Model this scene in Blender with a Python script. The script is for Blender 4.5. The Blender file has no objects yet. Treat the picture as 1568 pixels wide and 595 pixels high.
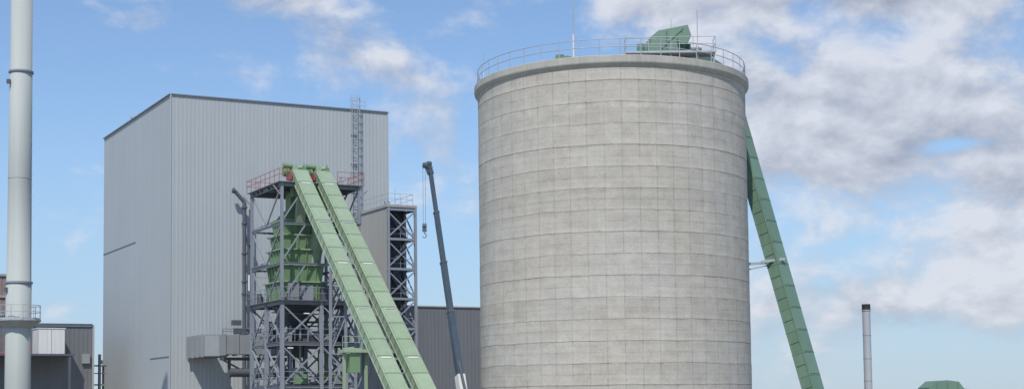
import bpy, math, random
from mathutils import Vector, Matrix
random.seed(7)
S=bpy.context.scene
Z=Vector((0,0,1))
def V(*a): return Vector(a)

# ------------------------------------------------------------ node helper
class N:
    def __init__(s,nt): s.nt=nt
    def new(s,t,**k):
        n=s.nt.nodes.new(t)
        for a,b in k.items(): setattr(n,a,b)
        return n
    def inp(s,sock,v):
        if isinstance(v,bpy.types.NodeSocket): s.nt.links.new(v,sock)
        elif v is not None:
            try: sock.default_value=v
            except Exception: sock.default_value=(v,v,v)
    def m(s,op,a,b=None,c=None,clamp=False):
        n=s.new('ShaderNodeMath',operation=op); n.use_clamp=clamp
        s.inp(n.inputs[0],a)
        if b is not None: s.inp(n.inputs[1],b)
        if c is not None: s.inp(n.inputs[2],c)
        return n.outputs[0]
    def noise(s,vec,scale,detail=4,rough=.5,dist=0):
        n=s.new('ShaderNodeTexNoise'); s.inp(n.inputs['Vector'],vec)
        n.inputs['Scale'].default_value=scale; n.inputs['Detail'].default_value=detail
        n.inputs['Roughness'].default_value=rough; n.inputs['Distortion'].default_value=dist
        return n.outputs['Fac']
    def white(s,vec):
        n=s.new('ShaderNodeTexWhiteNoise',noise_dimensions='3D'); s.inp(n.inputs['Vector'],vec); return n.outputs['Value']
    def mapr(s,v,a,b,c,d,kind='LINEAR'):
        n=s.new('ShaderNodeMapRange',interpolation_type=kind)
        s.inp(n.inputs[0],v)
        for i,x in enumerate((a,b,c,d)): s.inp(n.inputs[i+1],x)
        return n.outputs[0]
    def mix(s,f,a,b,mode='MIX'):
        n=s.new('ShaderNodeMix',data_type='RGBA',blend_type=mode)
        s.inp(n.inputs[0],f)
        def c(x): return x if isinstance(x,bpy.types.NodeSocket) else (x[0],x[1],x[2],1)
        s.inp(n.inputs[6],c(a)); s.inp(n.inputs[7],c(b)); return n.outputs[2]
    def scale(s,col,f):
        n=s.new('ShaderNodeVectorMath',operation='SCALE'); s.inp(n.inputs[0],col); s.inp(n.inputs[3],f); return n.outputs[0]
    def vmul(s,v,k):
        n=s.new('ShaderNodeVectorMath',operation='MULTIPLY'); s.inp(n.inputs[0],v); n.inputs[1].default_value=k; return n.outputs[0]
    def comb(s,x,y,z):
        n=s.new('ShaderNodeCombineXYZ')
        for i,q in enumerate((x,y,z)): s.inp(n.inputs[i],q)
        return n.outputs[0]
    def sep(s,v):
        n=s.new('ShaderNodeSeparateXYZ'); s.inp(n.inputs[0],v); return n.outputs
def newmat(name):
    m=bpy.data.materials.new(name); m.use_nodes=True
    return m,N(m.node_tree),m.node_tree.nodes['Principled BSDF']
def bump(n,h,strength,dist):
    b=n.new('ShaderNodeBump'); n.inp(b.inputs['Height'],h)
    b.inputs['Strength'].default_value=strength; b.inputs['Distance'].default_value=dist
    return b.outputs[0]
def paint(name,col,rough=.5,var=.12,metal=0,streak=.12,scale=1.0,bmp=0,spec=.4):
    m,n,p=newmat(name)
    tc=n.new('ShaderNodeTexCoord').outputs['Object']
    a=n.noise(tc,.6*scale,3,.6); b=n.noise(n.vmul(tc,(2.5,2.5,.12)),1.2*scale,3,.6); c=n.noise(tc,9*scale,1,.6)
    f=n.m('ADD',1,n.m('MULTIPLY',n.m('SUBTRACT',a,.5),var*3))
    f=n.m('ADD',f,n.m('MULTIPLY',n.m('SUBTRACT',b,.5),streak*3))
    f=n.m('ADD',f,n.m('MULTIPLY',n.m('SUBTRACT',c,.5),var))
    n.inp(p.inputs['Base Color'],n.scale(n.comb(*col),f))
    p.inputs['Roughness'].default_value=rough; p.inputs['Metallic'].default_value=metal
    p.inputs['Specular IOR Level'].default_value=spec
    if bmp: n.inp(p.inputs['Normal'],bump(n,c,bmp,.02))
    return m

M={}
M['clad_light']=paint('cladding_light',(.425,.455,.465),.6,.03,0,.05,.25,0,.3)
M['clad_dark']=paint('cladding_dark',(.165,.172,.185),.6,.06,0,.08,.4,0,.3)
M['clad_warm']=paint('cladding_warm',(.38,.375,.35),.6,.05,0,.07,.4,0,.3)
M['flash']=paint('roof_flashing',(.25,.28,.33),.5,.05)
M['green']=paint('green_paint',(.30,.385,.26),.55,.07,0,.10,.8,0,.35)
M['green2']=paint('green_paint_alt',(.325,.41,.285),.55,.06,0,.10,.8,0,.35)
M['green_d']=paint('green_paint_dark',(.19,.30,.165),.55,.12,0,.12,.8,0,.35)
M['green_e']=paint('green_paint_elevator',(.155,.25,.185),.55,.08,0,.10,.5,0,.35)
M['green_e2']=paint('green_paint_elevator_alt',(.175,.275,.205),.55,.08,0,.10,.5,0,.35)
M['steel']=paint('painted_steel_bluegrey',(.27,.295,.34),.5,.1)
M['steel_d']=paint('steel_dark',(.10,.11,.13),.5,.15)
M['galv']=paint('galvanised_steel',(.45,.47,.49),.5,.1,.2)
M['grating']=paint('steel_grating',(.18,.19,.20),.7,.15)
M['red']=paint('red_paint',(.42,.11,.10),.5,.12)
M['white']=paint('white_paint',(.68,.68,.66),.5,.05)
M['yellow']=paint('yellow_paint',(.6,.42,.06),.5,.1)
M['chimney']=paint('chimney_coating',(.43,.455,.43),.65,.04,0,.10,.5,0,.25)
M['boom']=paint('boom_blue',(.065,.09,.125),.4,.1)
M['rubber']=paint('rubber',(.02,.02,.02),.8,.1)
M['glass']=paint('dark_glass',(.02,.025,.03),.1,.02)
M['brick']=paint('brown_cladding',(.24,.18,.165),.7,.15)
M['lamp']=paint('lamp_lens',(.8,.8,.76),.3,.02)
M['conc_cap']=paint('cap_concrete',(.44,.425,.375),.85,.14,0,.14,1.2,0,.2)
M['duct']=paint('duct_metal',(.31,.325,.33),.5,.1,.2,.1,.6)
M['asphalt']=paint('asphalt',(.05,.05,.052),.9,.2,0,.0,1)
M['black']=paint('soot_black',(.03,.03,.03),.6,.1)

# concrete of the silo (local coordinates: axis = z)
def concrete():
    m,n,p=newmat('cast_concrete')
    tc=n.new('ShaderNodeTexCoord').outputs['Object']
    x,y,z=n.sep(tc)
    th=n.m('MULTIPLY',n.m('ARCTAN2',y,x),10.1)
    uv=n.comb(th,z,0)
    wob=n.m('MULTIPLY',n.m('SUBTRACT',n.noise(uv,.35,2,.6),.5),.22)
    zz=n.m('DIVIDE',n.m('ADD',z,wob),1.5)
    lift=n.m('FLOOR',n.m('DIVIDE',z,1.5)); fz=n.m('FRACT',zz)
    tt=n.m('DIVIDE',th,1.22); col=n.m('FLOOR',tt); ft=n.m('FRACT',tt)
    row_half=n.m('FRACT',n.m('MULTIPLY',zz,2))
    wl=n.white(n.comb(0,lift,3)); wp=n.white(n.comb(col,lift,0))
    big=n.noise(uv,.16,3,.6); mid=n.noise(uv,1.3,5,.65); fine=n.noise(uv,6,3,.7)
    stre=n.noise(n.vmul(uv,(1.1,.09,1)),1.0,4,.65)
    hs=n.noise(n.vmul(uv,(.18,3.2,1)),1.0,4,.6)
    def line(fr,w):   # 1 at the joint, 0 away
        d=n.m('ABSOLUTE',n.m('SUBTRACT',fr,.5))
        return n.mapr(d,.5-w,.5,0,1,'SMOOTHSTEP')
    brk=n.mapr(n.noise(uv,1.6,3,.6),.36,.6,.3,1)
    brk2=n.mapr(n.noise(uv,.7,3,.6),.36,.56,.1,1)
    f=n.m('ADD',1,n.m('MULTIPLY',n.m('SUBTRACT',big,.5),.26))
    for a,k in ((wl,.08),(wp,.075),(mid,.46),(fine,.40),(stre,.30),(hs,.34)):
        f=n.m('ADD',f,n.m('MULTIPLY',n.m('SUBTRACT',a,.5),k))
    f=n.m('SUBTRACT',f,n.m('MULTIPLY',n.m('MULTIPLY',line(ft,.06),brk),.22))
    f=n.m('SUBTRACT',f,n.m('MULTIPLY',n.m('MULTIPLY',line(row_half,.08),brk2),.18))
    f=n.m('SUBTRACT',f,n.m('MULTIPLY',n.m('MULTIPLY',line(fz,.04),n.m('ADD',brk,.25)),.26))
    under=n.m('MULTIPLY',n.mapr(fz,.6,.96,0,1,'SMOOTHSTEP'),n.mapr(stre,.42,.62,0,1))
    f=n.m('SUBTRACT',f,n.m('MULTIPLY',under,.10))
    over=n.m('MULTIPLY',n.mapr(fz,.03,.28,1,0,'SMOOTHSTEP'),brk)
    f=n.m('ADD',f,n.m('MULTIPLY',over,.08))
    sp=n.mapr(n.noise(n.vmul(uv,(1,1.5,1)),2.2,4,.75),.63,.69,0,1,'SMOOTHSTEP')
    f=n.m('SUBTRACT',f,n.m('MULTIPLY',sp,.26))
    d=n.m('ABSOLUTE',n.m('SUBTRACT',n.m('ADD',z,n.m('MULTIPLY',wob,2)),22.3))
    bl=n.m('MULTIPLY',n.mapr(d,0,.35,1,0,'SMOOTHSTEP'),n.mapr(mid,.3,.6,0,1))
    f=n.m('ADD',f,n.m('MULTIPLY',bl,.16))
    tint=n.mix(n.mapr(big,.35,.65,0,1),(.515,.473,.402),(.49,.462,.412))
    n.inp(p.inputs['Base Color'],n.scale(tint,f))
    p.inputs['Roughness'].default_value=.95; p.inputs['Specular IOR Level'].default_value=.15
    n.inp(p.inputs['Normal'],bump(n,mid,.3,.05))
    return m
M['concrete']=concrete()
def groundmat():
    m,n,p=newmat('gravel_ground')
    tc=n.new('ShaderNodeTexCoord').outputs['Object']
    a=n.noise(tc,.03,4,.6); b=n.noise(tc,3,3,.7)
    n.inp(p.inputs['Base Color'],n.mix(n.mapr(a,.35,.65,0,1),n.mix(b,(.27,.25,.21),(.40,.37,.32)),n.mix(b,(.20,.19,.145),(.28,.265,.2))))
    p.inputs['Roughness'].default_value=.95
    return m
M['ground']=groundmat()

# ------------------------------------------------------------ mesh builder
class MB:
    def __init__(s): s.v=[];s.f=[];s.mi=[];s.sm=[];s.mats=[]
    def mat(s,k):
        if k not in s.mats: s.mats.append(k)
        return s.mats.index(k)
    def add(s,vs,fs,k,smooth=False):
        o=len(s.v); s.v+= [Vector(q) for q in vs]; i=s.mat(k)
        for f in fs: s.f.append([o+j for j in f]); s.mi.append(i); s.sm.append(smooth)
    def hexa(s,p,k):
        s.add(p,[(0,3,2,1),(4,5,6,7),(0,1,5,4),(1,2,6,5),(2,3,7,6),(3,0,4,7)],k)
    def obox(s,c,ax,ay,az,k):   # half vectors
        c=Vector(c)
        s.hexa([c-ax-ay-az,c+ax-ay-az,c+ax+ay-az,c-ax+ay-az,c-ax-ay+az,c+ax-ay+az,c+ax+ay+az,c-ax+ay+az],k)
    def box(s,c,size,k,ux=None):
        ux=Vector(ux).normalized() if ux is not None else V(1,0,0)
        uy=Z.cross(ux)
        s.obox(c,ux*size[0]/2,uy*size[1]/2,Z*size[2]/2,k)
    def beam(s,a,b,w,h,k,side=None):
        a=Vector(a);b=Vector(b);d=(b-a);L=d.length
        if L<1e-5: return
        d/=L
        if side is None:
            side=d.cross(Z)
            if side.length<.05: side=V(.896,.444,0)
        side=Vector(side); side=(side-d*side.dot(d)).normalized()
        n=side.cross(d)
        s.obox((a+b)/2,side*w/2,d*L/2,n*h/2,k)
    def ibeam(s,a,b,w,h,k,side=None,t=.03):
        a=Vector(a);b=Vector(b);d=(b-a).normalized()
        if side is None:
            side=d.cross(Z)
            if side.length<.05: side=V(.896,.444,0)
        side=Vector(side); side=(side-d*side.dot(d)).normalized(); n=side.cross(d)
        s.beam(a,b,t,h-2*t-.004,k,side)
        for g in(-1,1): s.beam(a+n*g*(h/2-t/2),b+n*g*(h/2-t/2),w,t,k,side)
    def tube(s,a,b,r1,k,r2=None,n=10,caps=True,smooth=True):
        a=Vector(a);b=Vector(b); r2=r1 if r2 is None else r2
        d=(b-a).normalized(); x=d.cross(Z)
        if x.length<.01: x=V(1,0,0)
        x.normalize(); y=d.cross(x)
        vs=[];fs=[]
        for i in range(n):
            t=2*math.pi*i/n; o=x*math.cos(t)+y*math.sin(t)
            vs+= [a+o*r1,b+o*r2]
        for i in range(n):
            j=(i+1)%n; fs.append((2*i,2*i+1,2*j+1,2*j))
        s.add(vs,fs,k,smooth)
        if caps:
            s.add([vs[2*i] for i in range(n)],[tuple(range(n))],k)
            s.add([vs[2*i+1] for i in range(n)],[tuple(range(n))[::-1]],k)
    def lathe(s,c,prof,k,n=64,smooth=False):
        c=Vector(c); vs=[];fs=[];m=len(prof)
        for i in range(n):
            t=2*math.pi*i/n
            for r,z in prof: vs.append(c+V(r*math.cos(t),r*math.sin(t),z))
        for i in range(n):
            j=(i+1)%n
            for q in range(m-1): fs.append((i*m+q,j*m+q,j*m+q+1,i*m+q+1))
        s.add(vs,fs,k,smooth)
    def prism(s,pts,ext,k):   # pts: planar loop, ext: extrusion vector
        n=len(pts); pts=[Vector(p) for p in pts]; e=Vector(ext)
        s.add(pts+[p+e for p in pts],[tuple(range(n))[::-1],tuple(range(n,2*n))]+[(i,(i+1)%n,n+(i+1)%n,n+i) for i in range(n)],k)
    def rail(s,pts,k,h=1.1,step=1.5,closed=False,r=.025,kick=True):
        pts=[Vector(p) for p in pts]
        if closed: pts=pts+[pts[0]]
        for a,b in zip(pts[:-1],pts[1:]):
            L=(b-a).length; m=max(1,round(L/step))
            for i in range(m): 
                q=a.lerp(b,i/m); s.tube(q,q+Z*h,r,k,n=6,caps=False)
            for zz in (h,h*.55): s.tube(a+Z*zz,b+Z*zz,r,k,n=6,caps=False)
            if kick: s.beam(a+Z*.08,b+Z*.08,.015,.12,k)
        if not closed: s.tube(pts[-1],pts[-1]+Z*h,r,k,n=6,caps=False)
    def clad(s,p0,p1,z0,z1,k,pitch=.35,depth=.04):
        p0=Vector(p0);p1=Vector(p1);d=p1-p0;L=d.length;d/=L;nrm=V(d.y,-d.x,0)
        m=max(1,round(L/pitch));q=L/m;pr=[]
        for i in range(m):
            b=i*q
            pr+=[(b,0),(b+.42*q,0),(b+.55*q,depth),(b+.87*q,depth)]
        pr.append((L,0))
        vs=[];fs=[]
        for t,o in pr:
            g=p0+d*t+nrm*o; vs+=[V(g.x,g.y,z0),V(g.x,g.y,z1)]
        for i in range(len(pr)-1): fs.append((2*i,2*i+2,2*i+3,2*i+1))
        s.add(vs,fs,k)
    def build(s,name,parent,loc=None):
        loc=Vector(loc) if loc is not None else (Vector(parent.location) if parent else V(0,0,0))
        me=bpy.data.meshes.new(name); me.from_pydata([tuple(v-loc) for v in s.v],[],s.f)
        for k in s.mats: me.materials.append(M[k])
        me.polygons.foreach_set('material_index',s.mi); me.polygons.foreach_set('use_smooth',s.sm); me.update()
        o=bpy.data.objects.new(name,me); S.collection.objects.link(o)
        if parent: o.parent=parent
        else: o.location=loc
        return o
def top(name,loc):
    e=bpy.data.objects.new(name,None); e.location=loc; e.empty_display_size=1; S.collection.objects.link(e); return e

UX=V(.896,.444,0).normalized(); UY=V(-.495,.869,0).normalized()

# ------------------------------------------------------------ ground
g=MB(); g.add([(-3000,-3000,0),(3000,-3000,0),(3000,3000,0),(-3000,3000,0)],[(0,1,2,3)],'ground'); g.build('ground',None)
g=MB(); g.add([(-60,60,.004),(45,60,.004),(45,84,.004),(-60,84,.004)],[(0,1,2,3)],'asphalt'); g.build('asphalt_yard',None)

# ------------------------------------------------------------ silo
SC=V(7.7,108,0); R=10.1; TOP=25.7
silo=top('concrete_silo',SC)
b=MB(); prof=[]
z=0
while z<24.9:
    z1=min(z+1.5,24.95); o=random.uniform(-.012,.012)
    prof+=[(R-.012,z),(R+o,z+.03),(R+.006+o,z1-.04),(R+.006+o,z1-.02),(R-.012,z1-.004)]
    z+=1.5
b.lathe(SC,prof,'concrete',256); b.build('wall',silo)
b=MB(); b.lathe(SC,[(R-.1,24.8),(R+.10,24.98),(R+.24,25.16),(R+.27,25.24),(R+.27,TOP-.04),(R+.23,TOP),(R-.3,TOP+.01),(0,TOP+.35)],'conc_cap',192); b.build('roof_slab',silo)
b=MB(); n=44; rr=R+.02
b.rail([SC+V(rr*math.cos(2*math.pi*i/n),rr*math.sin(2*math.pi*i/n),TOP-.02) for i in range(n)],'galv',h=1.2,step=1.5,closed=True,r=.028,kick=False)
b.build('railing',silo)
b=MB()
def mast(x,y,h,r=.03):
    b.tube((x,y,TOP),(x,y,TOP+h*.45),r*1.5,'white',n=8); b.tube((x,y,TOP+h*.45),(x,y,TOP+h),r*.8,'galv',n=6)
mast(4.55,99.6,4.3,.05); mast(13.6,102.0,4.3,.035); mast(-1.9,106.2,2.4,.025); mast(11.9,103.6,4.1,.025)
b.build('lightning_rods',silo)
b=MB()
b.prism([(9.9,103,26.0),(9.9,103,27.75),(10.35,103,28.3),(10.9,103,28.75),(13.05,103,29.15),(13.3,103,28.35),(12.75,103,27.4),(12.75,103,26.0)],(0,2.2,0),'green_e2')
for x in (10.3,11.5,12.6): b.beam((x,102.97,26),(x,102.97,28.2 if x<10.5 else 28.7),.08,.06,'green_e')
b.beam((9.9,102.96,27.3),(12.75,102.96,27.3),.06,.1,'green_e',side=(0,1,0))
b.beam((10.2,102.97,26.6),(12.7,102.97,28.9),.06,.07,'green_e',side=(0,1,0))
b.tube((12.6,102.4,28.0),(12.6,105.6,28.0),.38,'green_e',n=14)
b.tube((9.7,104,26.4),(9.7,104,28.0),.3,'green_e',n=12)
b.beam((12.6,104.3,27.3),(17.6,113.9,27.3),1.5,1.4,'green_e')
b.box((10.5,102.6,27.25),(.9,.7,.7),'green_e2'); b.tube((13.2,102.9,27.4),(14.0,102.9,27.4),.25,'galv',n=12)
for x in (10.2,12.5):
    for y in (103.3,104.9): b.beam((x,y,TOP),(x,y,26.1),.15,.15,'steel')
b.build('conveyor_head_housing',silo)
b=MB()
b.box((11.6,102.0,26.7),(6.4,1.3,.06),'grating')
b.rail([(8.4,102.6,26.72),(8.4,101.4,26.72),(14.8,101.4,26.72),(14.8,102.6,26.72)],'galv',h=1.15)
b.beam((8.4,101.6,26.72),(7.4,101.5,27.5),.05,.05,'galv'); 
for x in (8.5,11.6,14.7): b.beam((x,101.6,TOP),(x,101.6,26.68),.1,.1,'galv')
b.build('roof_platform',silo)
b=MB()
b.prism([(3.1,99.8,TOP),(3.2,99.8,26.0),(4.1,99.8,26.2),(4.5,99.8,26.1),(4.6,99.8,TOP)],(0,1.0,0),'green_e')
b.tube((3.6,100.3,26.0),(3.6,100.3,26.35),.3,'green_e2',n=12)
b.build('roof_hatch',silo)

# ------------------------------------------------------------ inclined conveyors
def conveyor(name,A,B,w,h,k1,k2,seg,plates=True,flare=.05,walk=None):
    A=Vector(A);B=Vector(B);e=top(name,V(B.x,B.y,0))
    d=B-A;L=d.length;d/=L;side=V(d.y,-d.x,0).normalized()
    if side.x<0: side=-side
    up=side.cross(d); up=up if up.z>0 else -up
    b=MB(); m=round(L/seg)
    for i in range(m):
        p=A+d*(L*i/m+.02);q=A+d*(L*(i+1)/m-.02)
        kk=k1 if random.random()<.6 else k2
        b.beam(p,q,w,h,kk,side)
        c=p+up*(h/2+.03)
        b.beam(c+d*.05,q+up*(h/2+.03)-d*.05,w*.86,.06,kk,side)   # raised cover
    b.build('casing',e)
    b=MB()
    for i in range(m+1):
        p=A+d*(L*i/m)
        b.beam(p-d*.03,p+d*.03,w+2*flare,h+2*flare+.05,k2,side)
        if i<m:
            q=p+d*(L/m*.5)
            for g in(-1,1): b.beam(q+side*g*(w/2+.02)-up*h/2,q+side*g*(w/2+.02)+up*h/2,.04,.05,k2,d)
    for g in(-1,1):
        for v in(-1,1):
            b.beam(A+side*g*(w/2+.025)+up*v*(h/2-.04),B+side*g*(w/2+.025)+up*v*(h/2-.04),.05,.08,k2,side)
    b.build('flanges',e)
    if plates:
        b=MB()
        for i in range(1,m,3):
            p=A+d*(L*i/m+.25)+up*(h/2+.085)
            b.beam(p-side*w*.3,p+side*w*.3,.16,.03,'white' if i%2==1 else 'galv',d)
        b.build('inspection_plates',e)
    return e,d,side,up,L
# twin conveyors to the steel tower
cA=V(-18.6,125.4,22.2); dirh=V(10.2,-22.0,-19.15)
cB=cA+dirh*1.10
sd=V(22,10,0).normalized()
for i in range(2):
    off=sd*2.12*i+V(0,0,.0)
    e,d,side,up,L=conveyor('inclined_conveyor',cA+off,cB+off,1.28,.85,'green','green2',2.1,flare=.03)
    b=MB()
    # head housing, pulley and drive
    hb=V(d.x,d.y,0).normalized(); h0=cA+off+Z*.0
    b.obox(h0-hb*.55,side*.66,hb*.7,Z*.42,'green')
    b.tube(h0-hb*1.3-side*.70+Z*.05,h0-hb*1.3+side*.70+Z*.05,.47,'green2',n=16)
    b.tube(h0-hb*.7-side*1.25+Z*.82,h0-hb*.7-side*.35+Z*.82,.23,'green_d',n=12)
    b.obox(h0-hb*.7-side*.2+Z*.62,side*.25,hb*.3,Z*.22,'green2')
    b.tube(h0-hb*1.3+side*.05+Z*.8,h0-hb*.7+side*.6+Z*.72,.19,'green',n=12)
    b.obox(h0-hb*1.1-side*.55+Z*.55,side*.2,hb*.25,Z*.5,'green_d')
    b.obox(h0+hb*.1+Z*.52+side*.4,side*.16,hb*.2,Z*.14,'green_d')
    b.tube(h0-hb*.9-side*1.2+Z*.3,h0-hb*.9-side*.72+Z*.3,.42,'green_d',n=14)
    b.beam(h0-hb*.9+side*.72-Z*.3,h0-hb*.9+side*.72+Z*1.15,.07,.07,'green_d')
    b.obox(h0-hb*.6-Z*1.1,side*.5,hb*.5,Z*.8,'green_d')
    b.obox(h0-hb*.1-side*.82-Z*.25,side*.06,hb*.5,Z*.28,'red')
    b.beam(h0-hb*.6-side*.95-Z*.6,h0-hb*.6-side*.95+Z*.7,.06,.06,'red')
    b.beam(h0-hb*.0-side*1.0+Z*.55,h0-hb*1.4-side*1.0+Z*.55,.05,.05,'red')
    b.build('head_drive',e)
    b=MB()
    for t in (.42,.72):
        p=cA+off+dirh*1.1*t-up*.5
        for g in(-1,1):
            f=V(p.x,p.y,0)+side*g*.7
            b.ibeam(p+side*g*.6,f,.2,.2,'steel')
        for zz in range(1,int(p.z/3)+1):
            z0=(zz-1)*3; z1=min(zz*3,p.z-.4)
            b.beam(V(p.x,p.y,z0)-side*.65,V(p.x,p.y,z1)+side*.65,.08,.08,'steel')
            b.beam(V(p.x,p.y,z1)-side*.65,V(p.x,p.y,z1)+side*.65,.1,.1,'steel')
    b.build('support_trestle',e)
# green cross platform under conveyors
ep=cA+dirh*.80
e=top('conveyor_service_platform',V(ep.x,ep.y,0))
b=MB(); q=V(ep.x,ep.y,ep.z-1.0)
b.obox(q-sd*.6,sd*1.9,V(.41,-.91,0)*.7,Z*.12,'green2')
b.rail([q-sd*2.4+Z*.1,q-sd*.9+Z*.1],'green2',h=1.0)
for g in(-2.3,-.6): b.ibeam(q+sd*g,V(q.x,q.y,0)+sd*g,.2,.2,'green2')
b.obox(q-sd*1.6-Z*.9,sd*.4,V(.41,-.91,0)*.5,Z*.7,'green_d')
b.build('platform',e)

# steep elevator on the far side of the silo
e,d,side,up,L=conveyor('silo_elevator_conveyor',(17.3,113.9,27.6),(23.25,108.5,.2),1.45,1.0,'green_e','green_e2',1.75,plates=False,flare=.02)
b=MB()
p=V(20.2,111.1,12.6)
b.beam(p-V(.2,0,.1),V(17.0,110.6,12.3),.16,.2,'galv'); b.beam(p-V(.2,0,.3),V(17.0,110.9,11.7),.1,.1,'galv')
b.beam(p-V(.9,.8,.1),p+V(.9,-.8,.1),.16,.2,'galv')
b.build('wall_strut',e)
b=MB(); b.box((23.2,108.2,.9),(2.4,2.6,1.8),'green_e'); b.tube((23.2,106.4,1.2),(23.2,110,1.2),.5,'green_e2',n=14); b.build('boot',e)

# ------------------------------------------------------------ main boiler house
C=V(-33.4,140,0);Rr=V(-12.93,150.15,0);Lf=V(-46.5,163,0);Bk=Rr+(Lf-C);H=32.7
bh=top('clad_boiler_house',C)
b=MB()
b.clad(C,Rr,0,H,'clad_light',.40,.012); b.clad(Lf,C,0,H,'clad_light',.40,.006)
b.clad(Rr,Bk,0,H,'clad_light',.40,.012); b.clad(Bk,Lf,0,H,'clad_light',.40,.012)
b.build('walls',bh)
b=MB(); b.add([V(p.x,p.y,H-.3) for p in (C,Rr,Bk,Lf)],[(0,1,2,3)],'clad_light'); b.build('roof',bh)
b=MB()
for p,q in((C,Rr),(Rr,Bk),(Bk,Lf),(Lf,C)):
    dd=(q-p).normalized();nn=V(dd.y,-dd.x,0)
    b.beam(p+nn*.03+Z*(H+.02)+dd*.02,q+nn*.03+Z*(H+.02)-dd*.02,.3,.10,'flash')
for p,nn in((C,(C-Bk).normalized()),(Rr,(Rr-Lf).normalized())):
    b.beam(p+nn*.03,p+nn*.03+Z*(H-.07),.12,.12,'clad_light',side=UX)
b.build('parapet_flashing',bh)
b=MB()
def onface(a,bb,t,z,o=.05):
    dd=(bb-a);nn=V(dd.y,-dd.x,0).normalized(); return a+dd*t+nn*o+Z*z
b.beam(onface(Lf,C,.0,19.4),onface(Lf,C,.52,19.4),.05,.05,'flash')
b.beam(onface(Lf,C,.74,6.9),onface(Lf,C,.99,6.9),.05,.05,'flash')
b.beam(onface(C,Rr,.02,.6),onface(C,Rr,.99,.6),.12,.3,'flash')
b.build('wall_strips',bh)
b=MB()
# caged ladder
t=.835
a0=onface(C,Rr,t,0,.3); dd=(Rr-C).normalized(); nn=V(dd.y,-dd.x,0)
for g in(-.28,.28): b.beam(a0+dd*g+Z*14,a0+dd*g+Z*(H+1.4),.06,.06,'galv')
zz=14.
while zz<H+1.2: b.tube(a0-dd*.28+Z*zz,a0+dd*.28+Z*zz,.018,'galv',n=5,caps=False); zz+=.32
zz=15.
while zz<H+1.5:
    pts=[a0+dd*(.5*math.cos(x))+nn*(.15+.6*math.sin(x))+Z*zz for x in [math.pi*i/6 for i in range(7)]]
    for p,q in zip(pts[:-1],pts[1:]): b.beam(p,q,.05,.05,'galv')
    zz+=.85
for x in [math.pi*i/6 for i in range(0,7,1)]:
    p=a0+dd*(.5*math.cos(x))+nn*(.15+.6*math.sin(x)); b.beam(p+Z*15,p+Z*(H+1.4),.03,.03,'galv')
for zz in range(15,33,3): b.beam(a0+Z*zz,a0-nn*.3+Z*zz,.7,.06,'galv')
b.build('caged_ladder',bh)
b=MB()
b.tube(V(-41,155,H-.3),V(-41,155,H+.7),.25,'galv',n=12); b.tube(V(-41,155,H+.7),V(-41,155,H+.9),.38,'galv',n=12)
b.rail([onface(C,Rr,.83,H,-.6),onface(C,Rr,.90,H,-.6)],'galv',h=1.1)
b.build('roof_vents',bh)

# ------------------------------------------------------------ steel tower
T0=V(-19.9,124,0); TW,TD=7.1,7.7
tw=top('steel_hopper_tower',T0)
def TP(i,j,z): return T0+UX*(TW*i)+UY*(TD*j)+Z*z
levels=[0,3.7,7.4,11.0,14.4,17.9,21.3]
TT=21.3
b=MB()
for i in (0,.5,1):
    for j in (0,.5,1):
        up_top=TT if (i!=.5 and j!=.5) else 11.0
        b.ibeam(TP(i,j,0),TP(i,j,11.0),.32,.32,'steel',UX,.04)
        if up_top>12: b.ibeam(TP(i,j,11.0),TP(i,j,up_top),.24,.24,'steel',UX,.035)
for z in levels[1:]:
    s=.30 if z in(11.0,TT) else .2
    for j in(0,.5,1):
        if z>11.5 and z<21 and j==.5: continue
        b.ibeam(TP(0,j,z-.17),TP(1,j,z-.17),.16,s,'steel')
    for i in(0,.5,1):
        if z>11.5 and z<21 and i==.5: continue
        b.ibeam(TP(i,0,z-.17),TP(i,1,z-.17),.16,s,'steel')
b.build('frame',tw)
b=MB()
for a,c in zip(levels[:-1],levels[1:]):
    for j in(0,1):
        if a<10.9:
            for i0,i1 in((0,.5),(.5,1)):
                b.beam(TP(i0,j,a),TP(i1,j,c-.3),.14,.14,'steel'); b.beam(TP(i1,j,a),TP(i0,j,c-.3),.12,.12,'steel')
        else:
            if j==0: b.beam(TP(1,j,a),TP(.62,j,c-.2),.11,.11,'steel'); b.beam(TP(0,j,a),TP(.3,j,c-.2),.11,.11,'steel')
            else: b.beam(TP(0,j,a),TP(1,j,c-.2),.11,.11,'steel')
    for i in(0,1):
        if a<10.9:
            for j0,j1 in((0,.5),(.5,1)):
                b.beam(TP(i,j0,a),TP(i,j1,c-.3),.14,.14,'steel'); b.beam(TP(i,j1,a),TP(i,j0,c-.3),.12,.12,'steel')
        else:
            b.beam(TP(i,.5,a),TP(i,0,c-.2),.11,.11,'steel'); b.beam(TP(i,.5,a),TP(i,1,c-.2),.11,.11,'steel')
    if a<10.9:
        b.beam(TP(0,.5,a),TP(.5,.5,c-.3),.14,.14,'steel'); b.beam(TP(1,.5,a),TP(.5,.5,c-.3),.14,.14,'steel')
b.build('bracing',tw)
b=MB()
def floor(z,i0,i1,j0,j1,ov=0,k='grating'):
    c=TP((i0+i1)/2,(j0+j1)/2,z+.03)
    b.obox(c,UX*(TW*(i1-i0)/2+ov),UY*(TD*(j1-j0)/2+ov),Z*.03,k)
floor(TT,0,1,0,1,.35); floor(11.0,0,1,0,1,.4); floor(7.4,0,1,0,.5,.1); floor(3.7,0,1,.2,1,.1)
floor(14.4,0,.08,.5,1,.1); floor(17.9,.88,1,0,1,.2)
for j in (.12,.25,.38,.62,.75,.88): b.beam(TP(0,j,TT-.2)-UX*.3,TP(1,j,TT-.2)+UX*.3,.1,.18,'steel_d')
b.build('platforms',tw)
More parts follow.
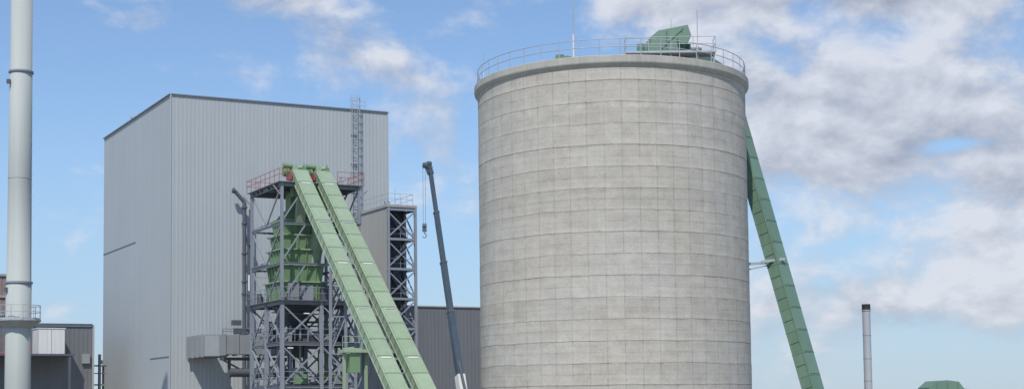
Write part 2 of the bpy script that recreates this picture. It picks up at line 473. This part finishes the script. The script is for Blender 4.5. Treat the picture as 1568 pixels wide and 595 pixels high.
def ring(z,ov,mb,k,h=1.1,st=1.2,skipfront=False):
    c=[TP(0,0,z)-UX*ov-UY*ov,TP(1,0,z)+UX*ov-UY*ov,TP(1,1,z)+UX*ov+UY*ov,TP(0,1,z)-UX*ov+UY*ov]
    if skipfront: mb.rail([c[1],c[2],c[3],c[0]],k,h,st,False,.026,False)
    else: mb.rail(c,k,h,st,True,.026,False)
b=MB(); ring(TT+.06,.35,b,'red',skipfront=True)
b.rail([TP(0,0,TT+.06)-UX*.35-UY*.35,TP(.1,0,TT+.06)-UY*.35],'red',kick=False); b.rail([TP(.7,0,TT+.06)-UY*.35,TP(1,0,TT+.06)+UX*.35-UY*.35],'red',kick=False); b.build('top_railing',tw)
b=MB(); ring(11.06,.4,b,'steel'); ring(7.46,.1,b,'steel'); ring(3.76,.1,b,'steel')
b.rail([TP(1,0,17.96)+UX*.2,TP(1,1,17.96)+UX*.2],'steel'); b.build('railings',tw)
b=MB()
for i,j in((0,0),(0,1),(1,0),(1,1)):
    g=-1 if i==0 else 1
    b.beam(TP(i,j,TT-1.2),TP(i,j,TT-.3)+UX*g*.8,.1,.1,'steel')
b.build('knee_braces',tw)
# stepped green hopper
b=MB(); hc=T0+UX*2.7+UY*4.0
def frus(c,z0,z1,w0,w1,k):
    p=[]
    for z,w in((z0,w0),(z1,w1)):
        for sx,sy in((-1,-1),(1,-1),(1,1),(-1,1)): p.append(V(c.x,c.y,z)+UX*sx*w/2+UY*sy*w/2)
    b.hexa(p,k)
zs=[11.3,12.9,14.4,15.8,17.1,18.4]; ws=[4.1,3.9,3.7,3.45,3.2]
for i in range(5):
    w=ws[i]; frus(hc,zs[i],zs[i+1]-.12,w-.35,w,'green_d')
    frus(hc,zs[i+1]-.12,zs[i+1],w+.36,w+.36,'green')
    for g in(-.3,-.1,.1,.3):
        b.beam(V(hc.x,hc.y,zs[i])+UX*g*w-UY*(w/2-.15),V(hc.x,hc.y,zs[i+1]-.15)+UX*g*w-UY*(w/2+.06),.09,.08,'green_d')
        b.beam(V(hc.x,hc.y,zs[i])+UY*g*w-UX*(w/2-.15),V(hc.x,hc.y,zs[i+1]-.15)+UY*g*w-UX*(w/2+.06),.09,.08,'green_d')
frus(hc,18.4,19.4,3.0,1.6,'green_d'); frus(hc,19.4,21.0,1.3,1.3,'green_d')
frus(hc,9.0,11.2,1.4,3.6,'steel_d'); frus(hc,6.2,9.0,1.1,1.1,'steel_d')
b.build('green_hopper',tw)
b=MB()
b.beam(TP(.62,.2,20.8),TP(.55,.35,14),.9,.7,'green'); b.beam(TP(.3,.1,20.8),TP(.33,.25,18),.8,.7,'green')
for i in range(9):
    p=TP(random.uniform(.05,.95),random.uniform(.05,.9),0)
    b.tube(p+Z*random.uniform(.2,5),p+Z*random.uniform(7,11),random.uniform(.06,.16),random.choice(['steel_d','duct','steel','green_d']),n=8)
for i in range(40):
    z=random.choice([3.8,7.5,11.1]); p=TP(random.uniform(.05,.95),random.uniform(.05,.95),z); h=random.uniform(.4,1.5)
    b.box(p+Z*h/2,(random.uniform(.3,1.1),random.uniform(.3,1),h),random.choice(['steel_d','duct','green_d','steel','steel_d','yellow' if i%6==0 else 'steel_d']),UX)
for i in range(12):
    z=random.uniform(1,10.4); j=random.uniform(.1,.9); b.tube(TP(0,j,z),TP(1,j+random.uniform(-.1,.1),z+random.uniform(-.3,.3)),random.uniform(.04,.12),random.choice(['steel_d','steel','duct']),n=8)
for i in range(6):
    z=random.uniform(12,20); i0=random.uniform(.7,1); b.tube(TP(i0,0.1,z),TP(i0,.9,z),.05,'steel',n=6)
b.build('equipment',tw)
def flight(mb,p,q,w,k):
    p=Vector(p);q=Vector(q);d=q-p;hz=V(d.x,d.y,0).normalized();sdv=V(hz.y,-hz.x,0)
    for g in(-1,1):
        mb.beam(p+sdv*g*w/2,q+sdv*g*w/2,.05,.22,k)
        mb.tube(p+sdv*g*w/2+Z*1.0,q+sdv*g*w/2+Z*1.0,.025,k,n=6)
        for t in(0,.33,.66,1): mb.tube(p.lerp(q,t)+sdv*g*w/2,p.lerp(q,t)+sdv*g*w/2+Z,.02,k,n=5,caps=False)
    m=int(abs(d.z)/.2)
    for i in range(m): mb.obox(p.lerp(q,(i+.5)/m),sdv*w/2,hz*.12,Z*.015,k)
b=MB()
for n_,(a,c) in enumerate(zip(levels[:3],levels[1:4])):
    i0,i1=(.62,.95) if n_%2==0 else (.95,.62)
    flight(b,TP(i0,-.06+.05*n_,a+.05),TP(i1,.3,c+.05),.8,'steel')
for a,c,s_ in((11.0,14.4,0),(14.4,17.9,1),(17.9,21.3,0)):
    flight(b,TP(1,.2 if s_ else .8,a+.05)-UX*.6,TP(1,.8 if s_ else .2,c+.05)-UX*.6,.8,'steel')
b.build('stairs',tw)
b=MB()
for p in (TP(0,0,12.7)-UX*1.9+UY*3,TP(1,0,14.0)-UY*.1+UX*.3): 
    b.box(p,(.12,.12,1.4),'lamp',UX)
for p in(TP(.2,.0,3.1),TP(.3,0,9.9),TP(.1,.02,6.9),TP(.9,.0,6.2)): b.box(p-UY*.25,(.5,.12,.1),'lamp',UX)
b.beam(TP(0,0,13.2)-UX*1.9+UY*3,TP(0,.4,13.2),.05,.05,'steel')
b.build('work_lights',tw)

# vertical pipe on the facade
e=top('facade_drain_pipe',(-26.55,142.2,0))
b=MB(); p=V(-26.55,142.2,0)
b.tube(p+Z*1,p+Z*22.2,.2,'steel_d',n=12); b.tube(p+Z*22.2,p+V(-.9,-.4,23.3),.2,'steel_d',n=12)
b.tube(p+V(-.9,-.4,23.3),p+V(-1.1,-.5,23.35),.28,'steel_d',n=12)
for z in (5,9,13,14.2,17,20,21.6):
    b.tube(p+Z*z,p+Z*(z+.15),.3,'steel_d',n=12); b.beam(p+Z*z,p+V(-.4,.9,z),.1,.1,'steel')
b.tube(p+V(.5,.1,10),p+V(.5,.1,21.5),.08,'steel_d',n=8)
b.beam(p+V(.45,0,17.9),p+V(.45,0,18.6),.35,.4,'steel_d'); b.box(p+V(-.8,0,10.2),(.9,.5,.5),'steel_d',UX)
b.tube(p+V(0,0,9.6),p+V(1.6,.6,9.3),.2,'steel_d',n=10)
b.build('pipe',e)

# horizontal duct
e=top('flue_gas_duct',(-25,137,0))
b=MB()
a=V(-27.2,134.8,7.7); c2=a+UX*6.2
b.beam(a,c2,1.9,1.8,'duct')
for i in range(6):
    p=a+UX*(6.2*i/5); b.beam(p-UX*.05,p+UX*.05,2.1,2.0,'duct')
b.prism([a-UX*.05-Z*1.0+UY*1.0,a-UX*1.2-Z*1.0+UY*1.6,a-UX*1.2-Z*1.0+UY*7.3,a+UX*.9-Z*1.0+UY*7.3,a+UX*.9-Z*1.0+UY*1.02],Z*1.9,'duct')
for i in range(4):
    p=a+UY*(2.2+1.5*i)-UX*.15; b.obox(p,UX*1.25,UY*.05,Z*1.08,'duct')
b.beam(a-UX*.0-Z*1.3,c2-Z*1.3,.3,.25,'steel_d'); b.beam(a+UY*.8-Z*1.3,c2+UY*.8-Z*1.3,.3,.25,'steel_d')
for t in(.1,.55,.95):
    p=a+UX*6.2*t; b.ibeam(p-Z*1.4,V(p.x,p.y,0),.25,.25,'steel_d')
b.beam(a-Z*1.4,a+UX*3.4-Z*3.2,.15,.15,'steel_d'); b.beam(a+UX*6.2-Z*1.4,a+UX*3.4-Z*3.2,.15,.15,'steel_d')
b.tube(a+UX*.6-Z*2.6,c2-Z*2.6,.42,'steel_d',n=14); b.tube(c2-Z*2.6,c2-Z*2.6-Z*5,.42,'steel_d',n=14)
b.rail([a+Z*1.0-UX*0,c2+Z*1.0],'steel_d',h=.5,step=1.5,r=.03,kick=False)
b.build('duct',e)

# ------------------------------------------------------------ stair / lift tower
St=V(-11.8,136,0);SW,SD,SH=2.9,7.0,20.8
st=top('stair_tower',St)
def SP(i,j,z): return St+UX*SW*i+UY*SD*j+Z*z
b=MB()
b.clad(SP(0,1,0),SP(0,0,0)+UY*.02,0,SH-.1,'clad_warm',.5,.02)
b.clad(SP(1,0,0)+UY*2.6,SP(1,1,0),0,SH-.1,'clad_warm',.5,.02); b.clad(SP(1,1,0),SP(0,1,0),0,SH-.1,'clad_warm',.5,.02)
b.clad(SP(0,0,0)+UY*2.6+UX*.05,SP(1,0,0)+UY*2.6-UX*.05,0,SH-.1,'steel_d',.5,.02)
b.build('cladding',st)
b=MB()
b.obox(SP(.5,.5,SH+.02),UX*(SW/2+.12),UY*(SD/2+.15),Z*.12,'clad_warm'); b.build('roof',st)
b=MB()
for i in(0,1): 
    b.ibeam(SP(i,0,0)+(-UX*.0 if i else UX*.12),SP(i,0,SH-.12)+(-UX*.0 if i else UX*.12),.24,.24,'steel',UX,.03)
b.ibeam(SP(1,0,0)+UY*2.4,SP(1,0,SH-.12)+UY*2.4,.24,.24,'steel',UX,.03)
lv=[0]+[SH-.3-2.85*i for i in range(6,-1,-1)]
for a,c in zip(lv[:-1],lv[1:]):
    b.beam(SP(0,0,c),SP(1,0,c),.16,.22,'steel'); b.beam(SP(1,0,c),SP(1,0,c)+UY*2.4,.16,.22,'steel')
    b.beam(SP(0,0,a+.1)-UY*.02,SP(1,0,c-.1)-UY*.02,.12,.12,'steel'); b.beam(SP(1,0,a+.1)+UY*.1,SP(0,0,c-.1)+UY*.1,.12,.12,'steel')
    b.beam(SP(1,0,a+.1),SP(1,0,c-.1)+UY*2.4,.1,.1,'steel')
    b.obox(SP(.5,0,a)+UY*1.2,UX*SW*.42,UY*.5,Z*.04,'grating')
    b.rail([SP(.08,0,a)+UY*.2,SP(.92,0,a)+UY*.2],'steel',h=1.0,step=1,kick=False)
b.build('frame',st)
b=MB()
for n_,(a,c) in enumerate(zip(lv[:-1],lv[1:])):
    s0,s1=(.15,.85) if n_%2 else (.85,.15)
    flight(b,SP(s0,0,a+.05)+UY*1.2,SP(s1,0,c-.05)+UY*1.2,.8,'steel_d')
b.build('stairs',st)
b=MB()
b.rail([SP(.05,.03,SH+.14),SP(.95,.03,SH+.14),SP(.95,.97,SH+.14),SP(.05,.97,SH+.14)],'galv',h=1.1,step=1.4,closed=True,r=.022,kick=False)
b.tube(SP(.5,.2,SH),SP(.5,.2,SH+1.9),.03,'galv',n=6)
b.build('roof_railing',st)

# ------------------------------------------------------------ low hall behind
e=top('low_process_hall',(-16,158,0)); b=MB()
a=V(-18,157,0); c=a+UX*45; HH=12.9
b.clad(a,c,0,HH,'clad_dark',.45,.02); b.clad(c,c+UY*25,0,HH,'clad_dark',.45,.02); b.clad(a+UY*25,a,0,HH,'clad_dark',.45,.02); b.clad(c+UY*25,a+UY*25,0,HH,'clad_dark',.45,.02)
b.add([a+Z*(HH-.1),c+Z*(HH-.1),c+UY*25+Z*(HH-.1),a+UY*25+Z*(HH-.1)],[(0,1,2,3)],'clad_dark')
b.build('walls',e); b=MB()
b.beam(a-UY*.03+Z*(HH+.02),c-UY*.03+Z*(HH+.02),.25,.14,'clad_warm'); b.build('roof_edge',e)

# ------------------------------------------------------------ left annex
e=top('dark_annex_building',(-43.9,150,0)); a=V(-43.9,150,0)-UX*32; c=V(-43.9,150,0); HH=10.6
b=MB()
b.clad(a,c,0,HH-.15,'clad_dark',.45,.02); b.clad(c,c+UY*14,0,HH-.15,'clad_dark',.45,.02); b.clad(c+UY*14,a+UY*14,0,HH-.15,'clad_dark',.45,.02)
b.add([a+Z*(HH-.2),c+Z*(HH-.2),c+UY*14+Z*(HH-.2),a+UY*14+Z*(HH-.2)],[(0,1,2,3)],'clad_dark'); b.build('walls',e)
b=MB(); b.beam(a-UY*.03+Z*HH,c-UY*.03+Z*HH,.3,.25,'steel_d')
b.beam(c+UX*.1-UY*.0,c+UX*.1+Z*HH,.2,.2,'clad_warm'); b.build('trim',e)
b=MB(); pc=c-UX*4.6-UY*2.0
b.obox(pc-UX*3+Z*7.35,UX*5.0,UY*1.9,Z*.1,'steel_d'); b.rail([pc-UX*8-UY*1.9+Z*7.45,pc-UX*2.2-UY*1.9+Z*7.45],'red',1.1,1.2); b.rail([pc-UX*2.2-UY*1.85+Z*7.45,pc-UX*2.2+UY*1.5+Z*7.45],'red')
for t in(-7.5,-3.5,1.5): b.ibeam(pc+UX*t-UY*1.7+Z*7.25,V(pc.x,pc.y,0)+UX*t-UY*1.7,.25,.25,'steel_d')
for t in(-7.5,-5.5,-3.5): b.beam(pc+UX*t+Z*7.4,pc+UX*t+Z*10.3,.12,.12,'steel_d'); 
b.beam(pc-UX*8+Z*10.2,pc-UX*3+Z*10.2,.15,.15,'steel_d'); b.beam(pc-UX*8+Z*8.9,pc-UX*3+Z*8.9,.1,.1,'red')
b.build('gallery',e)
b=MB(); b.obox(pc-UX*.2+Z*8.75,UX*1.35,UY*1.2,Z*1.28,'white')
for g in(-1.35,0,1.35): b.beam(pc-UX*.2+UX*g*.97-UY*1.22+Z*7.5,pc-UX*.2+UX*g*.97-UY*1.22+Z*10,.06,.04,'galv')
b.obox(pc-UX*.2+Z*10.05,UX*1.42,UY*1.27,Z*.04,'white'); b.build('plant_room_container',e)
b=MB()
b.tube(c+UX*1.0+UY*1,c+UX*1.0+UY*1+Z*7.6,.16,'steel_d',n=8); b.tube(c+UX*1.5+UY*1.5,c+UX*1.5+UY*1.5+Z*6.5,.12,'steel_d',n=8)
b.tube(c+UX*1.25+UY*1.5+Z*6.6,c+UX*1.25+UY*1.5+Z*7.0,.2,'green_d',n=8)
b.beam(c+UY*1+Z*6.4,c+UX*1.8+UY*1.3+Z*6.4,.15,.15,'steel_d'); b.beam(c+UY*1+Z*4.4,c+UX*1.8+UY*1.3+Z*4.4,.15,.15,'green_d'); b.beam(c+UY*1+Z*5.6,c+UX*1.8+UY*1.3+Z*5.6,.1,.1,'red')
b.obox(c-UX*.7-UY*.2+Z*4.9+Z*2.2,UX*.4,UY*.15,Z*.5,'duct')
b.build('side_pipes',e)
e=top('brown_plant_building',(-62,158,0)); b=MB()
b.clad(V(-70,156,0),V(-56.4,160,0),0,16.9,'brick',.5,.05); b.clad(V(-56.4,160,0),V(-60,172,0),0,16.9,'brick',.5,.05)
for z in (16.9,14.5,12.5,10.4): b.beam(V(-70,155.9,z),V(-56.3,159.9,z),.2,.25,'duct')
b.add([V(-70,156,16.8),V(-56.4,160,16.8),V(-60,172,16.8),V(-74,168,16.8)],[(0,1,2,3)],'brick')
b.build('walls',e)

# ------------------------------------------------------------ tall chimney
CC=V(-39.6,115,0); e=top('tall_chimney',CC)
b=MB(); b.lathe(CC,[(1.03,0),(1.0,3),(.985,12),(.955,12.01),(.91,20),(.875,29.1),(.855,29.11),(.845,38.5),(.7,38.5)],'chimney',40,True); b.build('shaft',e)
b=MB()
for z,r in((12,1.0),(29.1,.9),(20.4,.92),(3,1.02),(38.3,.86)):
    if z in(12,29.1): b.lathe(CC,[(r,z-.09),(r+.08,z-.07),(r+.08,z+.07),(r-.08,z+.09)],'steel',40)
    else: b.lathe(CC,[(r,z-.03),(r+.02,z),(r-.04,z+.03)],'chimney',40)
for z in(11.4,28.2): b.box(CC+V(-.75,-.75,z),(.28,.2,.35),'steel_d')
b.build('flange_rings',e)
b=MB(); zp=9.0
b.lathe(CC,[(1.0,zp-.1),(1.75,zp-.1),(1.75,zp),(1.0,zp)],'galv',16)
b.lathe(CC,[(1.0,zp-.7),(1.3,zp-.45),(1.7,zp-.12)],'duct',16)
b.rail([CC+V(1.72*math.cos(2*math.pi*i/12),1.72*math.sin(2*math.pi*i/12),zp) for i in range(12)],'galv',h=1.15,step=.9,closed=True)
for g in(-.2,.2): b.beam(CC+V(.1+g,1.25,0),CC+V(.1+g,1.05,38),.05,.05,'galv')
zz=1.
while zz<38: b.tube(CC+V(-.1,1.25-.2*zz/38,zz),CC+V(.3,1.25-.2*zz/38,zz),.02,'galv',n=4,caps=False); zz+=.35
zz=10.
while zz<38: b.tube(CC+V(.94-.13*(zz-10)/36,0,zz),CC+V(1.08-.13*(zz-10)/36,0,zz),.025,'galv',n=5); zz+=.9
b.build('platform_and_ladder',e)

# thin steel stack
e=top('steel_exhaust_stack',(32.1,130,0)); b=MB(); P=V(32.1,130,0)
b.tube(P,P+Z*9.9,.36,'galv',n=24); b.tube(P+Z*9.9,P+Z*10.45,.38,'black',n=24); b.tube(P+Z*9.85,P+Z*9.93,.42,'galv',n=24)
for z in(1.5,3.5,5.5,7.6): b.tube(P+Z*z,P+Z*(z+.05),.375,'duct',n=24)
b.tube(P+V(-.9,-.5,2.6),P+V(0,0,2.9),.06,'steel_d',n=6); b.build('stack',e)

# green transfer hood at right
e=top('conveyor_transfer_hood',(27,90,0)); b=MB()
b.prism([(26.0,90,.0),(26.0,90,2.5),(26.5,90,2.92),(27.2,90,2.95),(27.9,90,2.85),(28.2,90,2.45),(28.2,90,0)],(0,2.4,0),'green_e')
for x in(26.5,27.2,27.85): b.beam((x,89.97,0),(x,89.97,2.8),.07,.05,'green_e2')
b.beam((28.1,91.2,2.0),(36,92.5,.8),1.2,.9,'green_e'); b.tube((27.1,89.6,1.2),(27.1,90,1.2),.5,'green_e2',n=16)
b.build('hood',e)

# ------------------------------------------------------------ mobile crane
piv=V(-3.72,104.6,2.9); tip=V(-6.22,110,20.1)
cr=top('mobile_crane',(-3.5,104,0))
d=(tip-piv).normalized(); L=(tip-piv).length; sdx=V(d.y,-d.x,0).normalized(); nb=sdx.cross(d)
b=MB()
for a,c,w in((0,.34,.44),(.32,.56,.38),(.54,.79,.32),(.77,1,.26)):
    b.beam(piv+d*L*a,piv+d*L*c,w,w*1.15,'boom',sdx)
    b.beam(piv+d*(L*c-.15),piv+d*L*c,w+.06,w*1.15+.06,'steel_d',sdx)
b.build('telescopic_boom',cr)
b=MB()
for g in(-.18,.18): b.beam(tip-d*.6+sdx*g,tip+d*.35+sdx*g+V(-.15,0,0),.05,.36,'boom',sdx)
b.tube(tip+V(-.35,-.25,.1)-sdx*.14,tip+V(-.35,-.25,.1)+sdx*.14,.22,'steel_d',n=14); b.tube(tip+d*.3-sdx*.14,tip+d*.3+sdx*.14,.2,'steel_d',n=14)
b.beam(tip+V(.1,0,.25),tip+V(-.5,-.3,.0),.25,.16,'boom')
hk=tip+V(-.42,-.45,0)
for g in(-.09,.09): b.tube(hk+V(g,0,0),V(hk.x+g,hk.y,15.7),.014,'steel_d',n=5,caps=False)
b.box(V(hk.x,hk.y,15.35),(.32,.25,.6),'steel_d'); b.tube(V(hk.x-.12,hk.y,15.5),V(hk.x+.12,hk.y,15.5),.2,'steel_d',n=12)
pts=[V(hk.x+.14*math.sin(t),hk.y,14.75+.16*math.cos(t)) for t in [i*.55 for i in range(9)]]
b.tube(V(hk.x,hk.y,15.0),pts[0],.04,'steel_d',n=6)
for p,q in zip(pts[:-1],pts[1:]): b.tube(p,q,.035,'steel_d',n=6)
b.build('hook_and_sheaves',cr)
b=MB()
b.beam(piv-d*.9,piv+d*1.1,.56,.7,'white',sdx)
b.beam(V(-3.2,103.2,1.9),piv+d*3.2-nb*.1,.16,.16,'steel_d',sdx)
b.prism([V(-4.6,103.3,1.5),V(-4.6,103.3,2.3),V(-4.3,103.3,2.6),V(-3.0,103.3,2.6),V(-2.3,103.3,2.2),V(-2.3,103.3,1.5)],V(0,1,0)*-1.0,'white')
b.obox(V(-2.9,106.6,2.2),V(1.2,0,0),V(0,.8,0),Z*.6,'steel_d'); b.obox(V(-3.5,104.6,1.75),V(1.1,0,0),V(0,2.6,0),Z*.2,'white')
b.prism([V(-5.1,102.4,1.5),V(-5.1,104,1.5),V(-5.1,104,2.6),V(-5.1,102.9,2.7),V(-5.1,102.4,2.2)],V(.85,0,0),'white')
b.prism([V(-5.11,102.6,2.05),V(-5.11,103.8,2.05),V(-5.11,103.8,2.5),V(-5.11,102.95,2.55)],V(.87,0,0),'glass')
b.build('superstructure',cr)
b=MB()
b.obox(V(-3.5,104,1.1),V(1.25,0,0),V(0,5.6,0),Z*.25,'white'); b.obox(V(-3.5,98.9,1.55),V(1.25,0,0),V(0,.9,0),Z*.75,'white'); b.obox(V(-3.5,98.4,1.9),V(1.1,0,0),V(0,.42,0),Z*.3,'glass')
for y in(99.4,101.2,105.6,107.2,108.8):
    for x in(-4.65,-2.35): b.tube(V(x-.18,y,.55),V(x+.18,y,.55),.55,'rubber',n=20); b.tube(V(x-.2,y,.55),V(x+.2,y,.55),.25,'galv',n=12)
for y in(100.3,108):
    b.beam(V(-6.4,y,.9),V(-.6,y,.9),.3,.25,'yellow')
    for x in(-6.4,-.6): b.tube(V(x,y,0),V(x,y,.9),.12,'galv',n=10); b.tube(V(x,y,.01),V(x,y,.08),.35,'steel_d',n=12)
b.build('carrier',cr)

# ------------------------------------------------------------ sun + sky
elev=math.radians(52); az=V(-.19,-.98,0).normalized()
sd_=V(az.x*math.cos(elev),az.y*math.cos(elev),math.sin(elev))
sl=bpy.data.lights.new('sun','SUN'); sl.energy=3.35; sl.angle=math.radians(.5); sl.color=(1,.955,.88)
so=bpy.data.objects.new('sun',sl); so.rotation_euler=(-sd_).to_track_quat('-Z','Y').to_euler(); S.collection.objects.link(so); so.location=(0,0,80)
w=bpy.data.worlds.new('World'); S.world=w; w.use_nodes=True
n=N(w.node_tree); bg=w.node_tree.nodes['Background']; bg.inputs['Strength'].default_value=.15
sky=n.new('ShaderNodeTexSky',sky_type='NISHITA'); sky.sun_disc=False; sky.sun_elevation=elev
sky.sun_rotation=math.atan2(az.x,az.y); sky.air_density=1.0; sky.dust_density=.2; sky.ozone_density=3.0
tc=n.new('ShaderNodeTexCoord').outputs['Generated']
x,y,z=n.sep(tc)
azm=n.m('ARCTAN2',x,y); el=n.m('ARCSINE',z)
def gauss(px,py,sx,sy,wt):
    a=(px-784)/2190; ee=(620-.0122*(px-784)-py)/2190
    u=n.m('DIVIDE',n.m('SUBTRACT',azm,a),sx/2190); v=n.m('DIVIDE',n.m('SUBTRACT',el,ee),sy/2190)
    r=n.m('ADD',n.m('MULTIPLY',u,u),n.m('MULTIPLY',v,v))
    return n.m('MULTIPLY',n.m('EXPONENT',n.m('MULTIPLY',r,-1)),wt)
def total(l):
    t=None
    for q in l:
        gq=gauss(*q); t=gq if t is None else n.m('ADD',t,gq)
    return t
cover=total([(1350,170,240,120,1.0),(1500,330,210,100,.95),(1220,220,130,100,.65),(1380,5,360,60,1.15),(1000,0,150,55,.6),
 (1480,460,210,90,.7),(1200,470,150,80,.4),(560,100,150,60,.50),(650,270,80,100,.5),(400,12,190,28,.42),(255,55,45,30,.45),(350,130,60,16,.35),
 (90,482,80,26,.7),(1450,242,60,12,-.6),(1235,40,40,18,-.4),(1290,410,60,45,-.4),(200,250,260,120,-.1)])
wv=n.vmul(tc,(1,1,1.55))
n1=n.noise(wv,12.5,8,.58,.2)
sh=n.new('ShaderNodeVectorMath',operation='ADD'); n.inp(sh.inputs[0],wv); sh.inputs[1].default_value=(-.006,0,.02)
n2=n.noise(sh.outputs[0],12.5,5,.52,.2)
n3=n.noise(wv,5,2,.5)
val=n.m('ADD',n.m('MULTIPLY',n.m('SUBTRACT',n1,.5),3.1),cover)
dens=n.mapr(val,.12,.92,0,1,'SMOOTHSTEP')
lit=n.m('ADD',n.m('MULTIPLY',n.m('SUBTRACT',n1,n2),3.6),.72)
dark=total([(1400,0,340,42,.6),(1560,100,110,70,.2),(1400,235,220,35,.25),(1000,0,130,35,.2)])
lit=n.m('SUBTRACT',lit,dark); lit=n.m('ADD',lit,n.m('MULTIPLY',n.m('SUBTRACT',n3,.5),.8))
lit=n.m('SUBTRACT',lit,0,clamp=True)
cc=n.mix(lit,(2.3,2.55,3.2),(4.9,5.05,5.5))
# summer haze cools and lightens the band above the horizon
hz=n.mapr(el,0,.24,.72,.12,'SMOOTHSTEP')
skyc=n.mix(hz,n.vmul(sky.outputs[0],(.82,.88,.95)),(2.15,3.1,4.5))
fin=n.mix(n.m('MULTIPLY',dens,.90),skyc,cc)
n.inp(bg.inputs['Color'],fin)

# ------------------------------------------------------------ camera
cam=bpy.data.cameras.new('camera'); co=bpy.data.objects.new('camera',cam); S.collection.objects.link(co)
cam.sensor_width=36; cam.sensor_fit='HORIZONTAL'; cam.lens=36*2200/1568; cam.shift_y=.11; cam.clip_end=8000; cam.clip_start=.5
p=math.radians(3.9); r=.0122
right=V(1,0,0);upv=V(0,-math.sin(p),math.cos(p));fw=V(0,math.cos(p),math.sin(p))
r2=right*math.cos(r)-upv*math.sin(r); u2=upv*math.cos(r)+right*math.sin(r)
mt=Matrix((r2,u2,-fw)).transposed().to_4x4(); mt.translation=V(0,0,1.7); co.matrix_world=mt
S.camera=co
S.view_settings.view_transform='Standard'; S.view_settings.look='None'; S.view_settings.exposure=0; S.view_settings.gamma=1
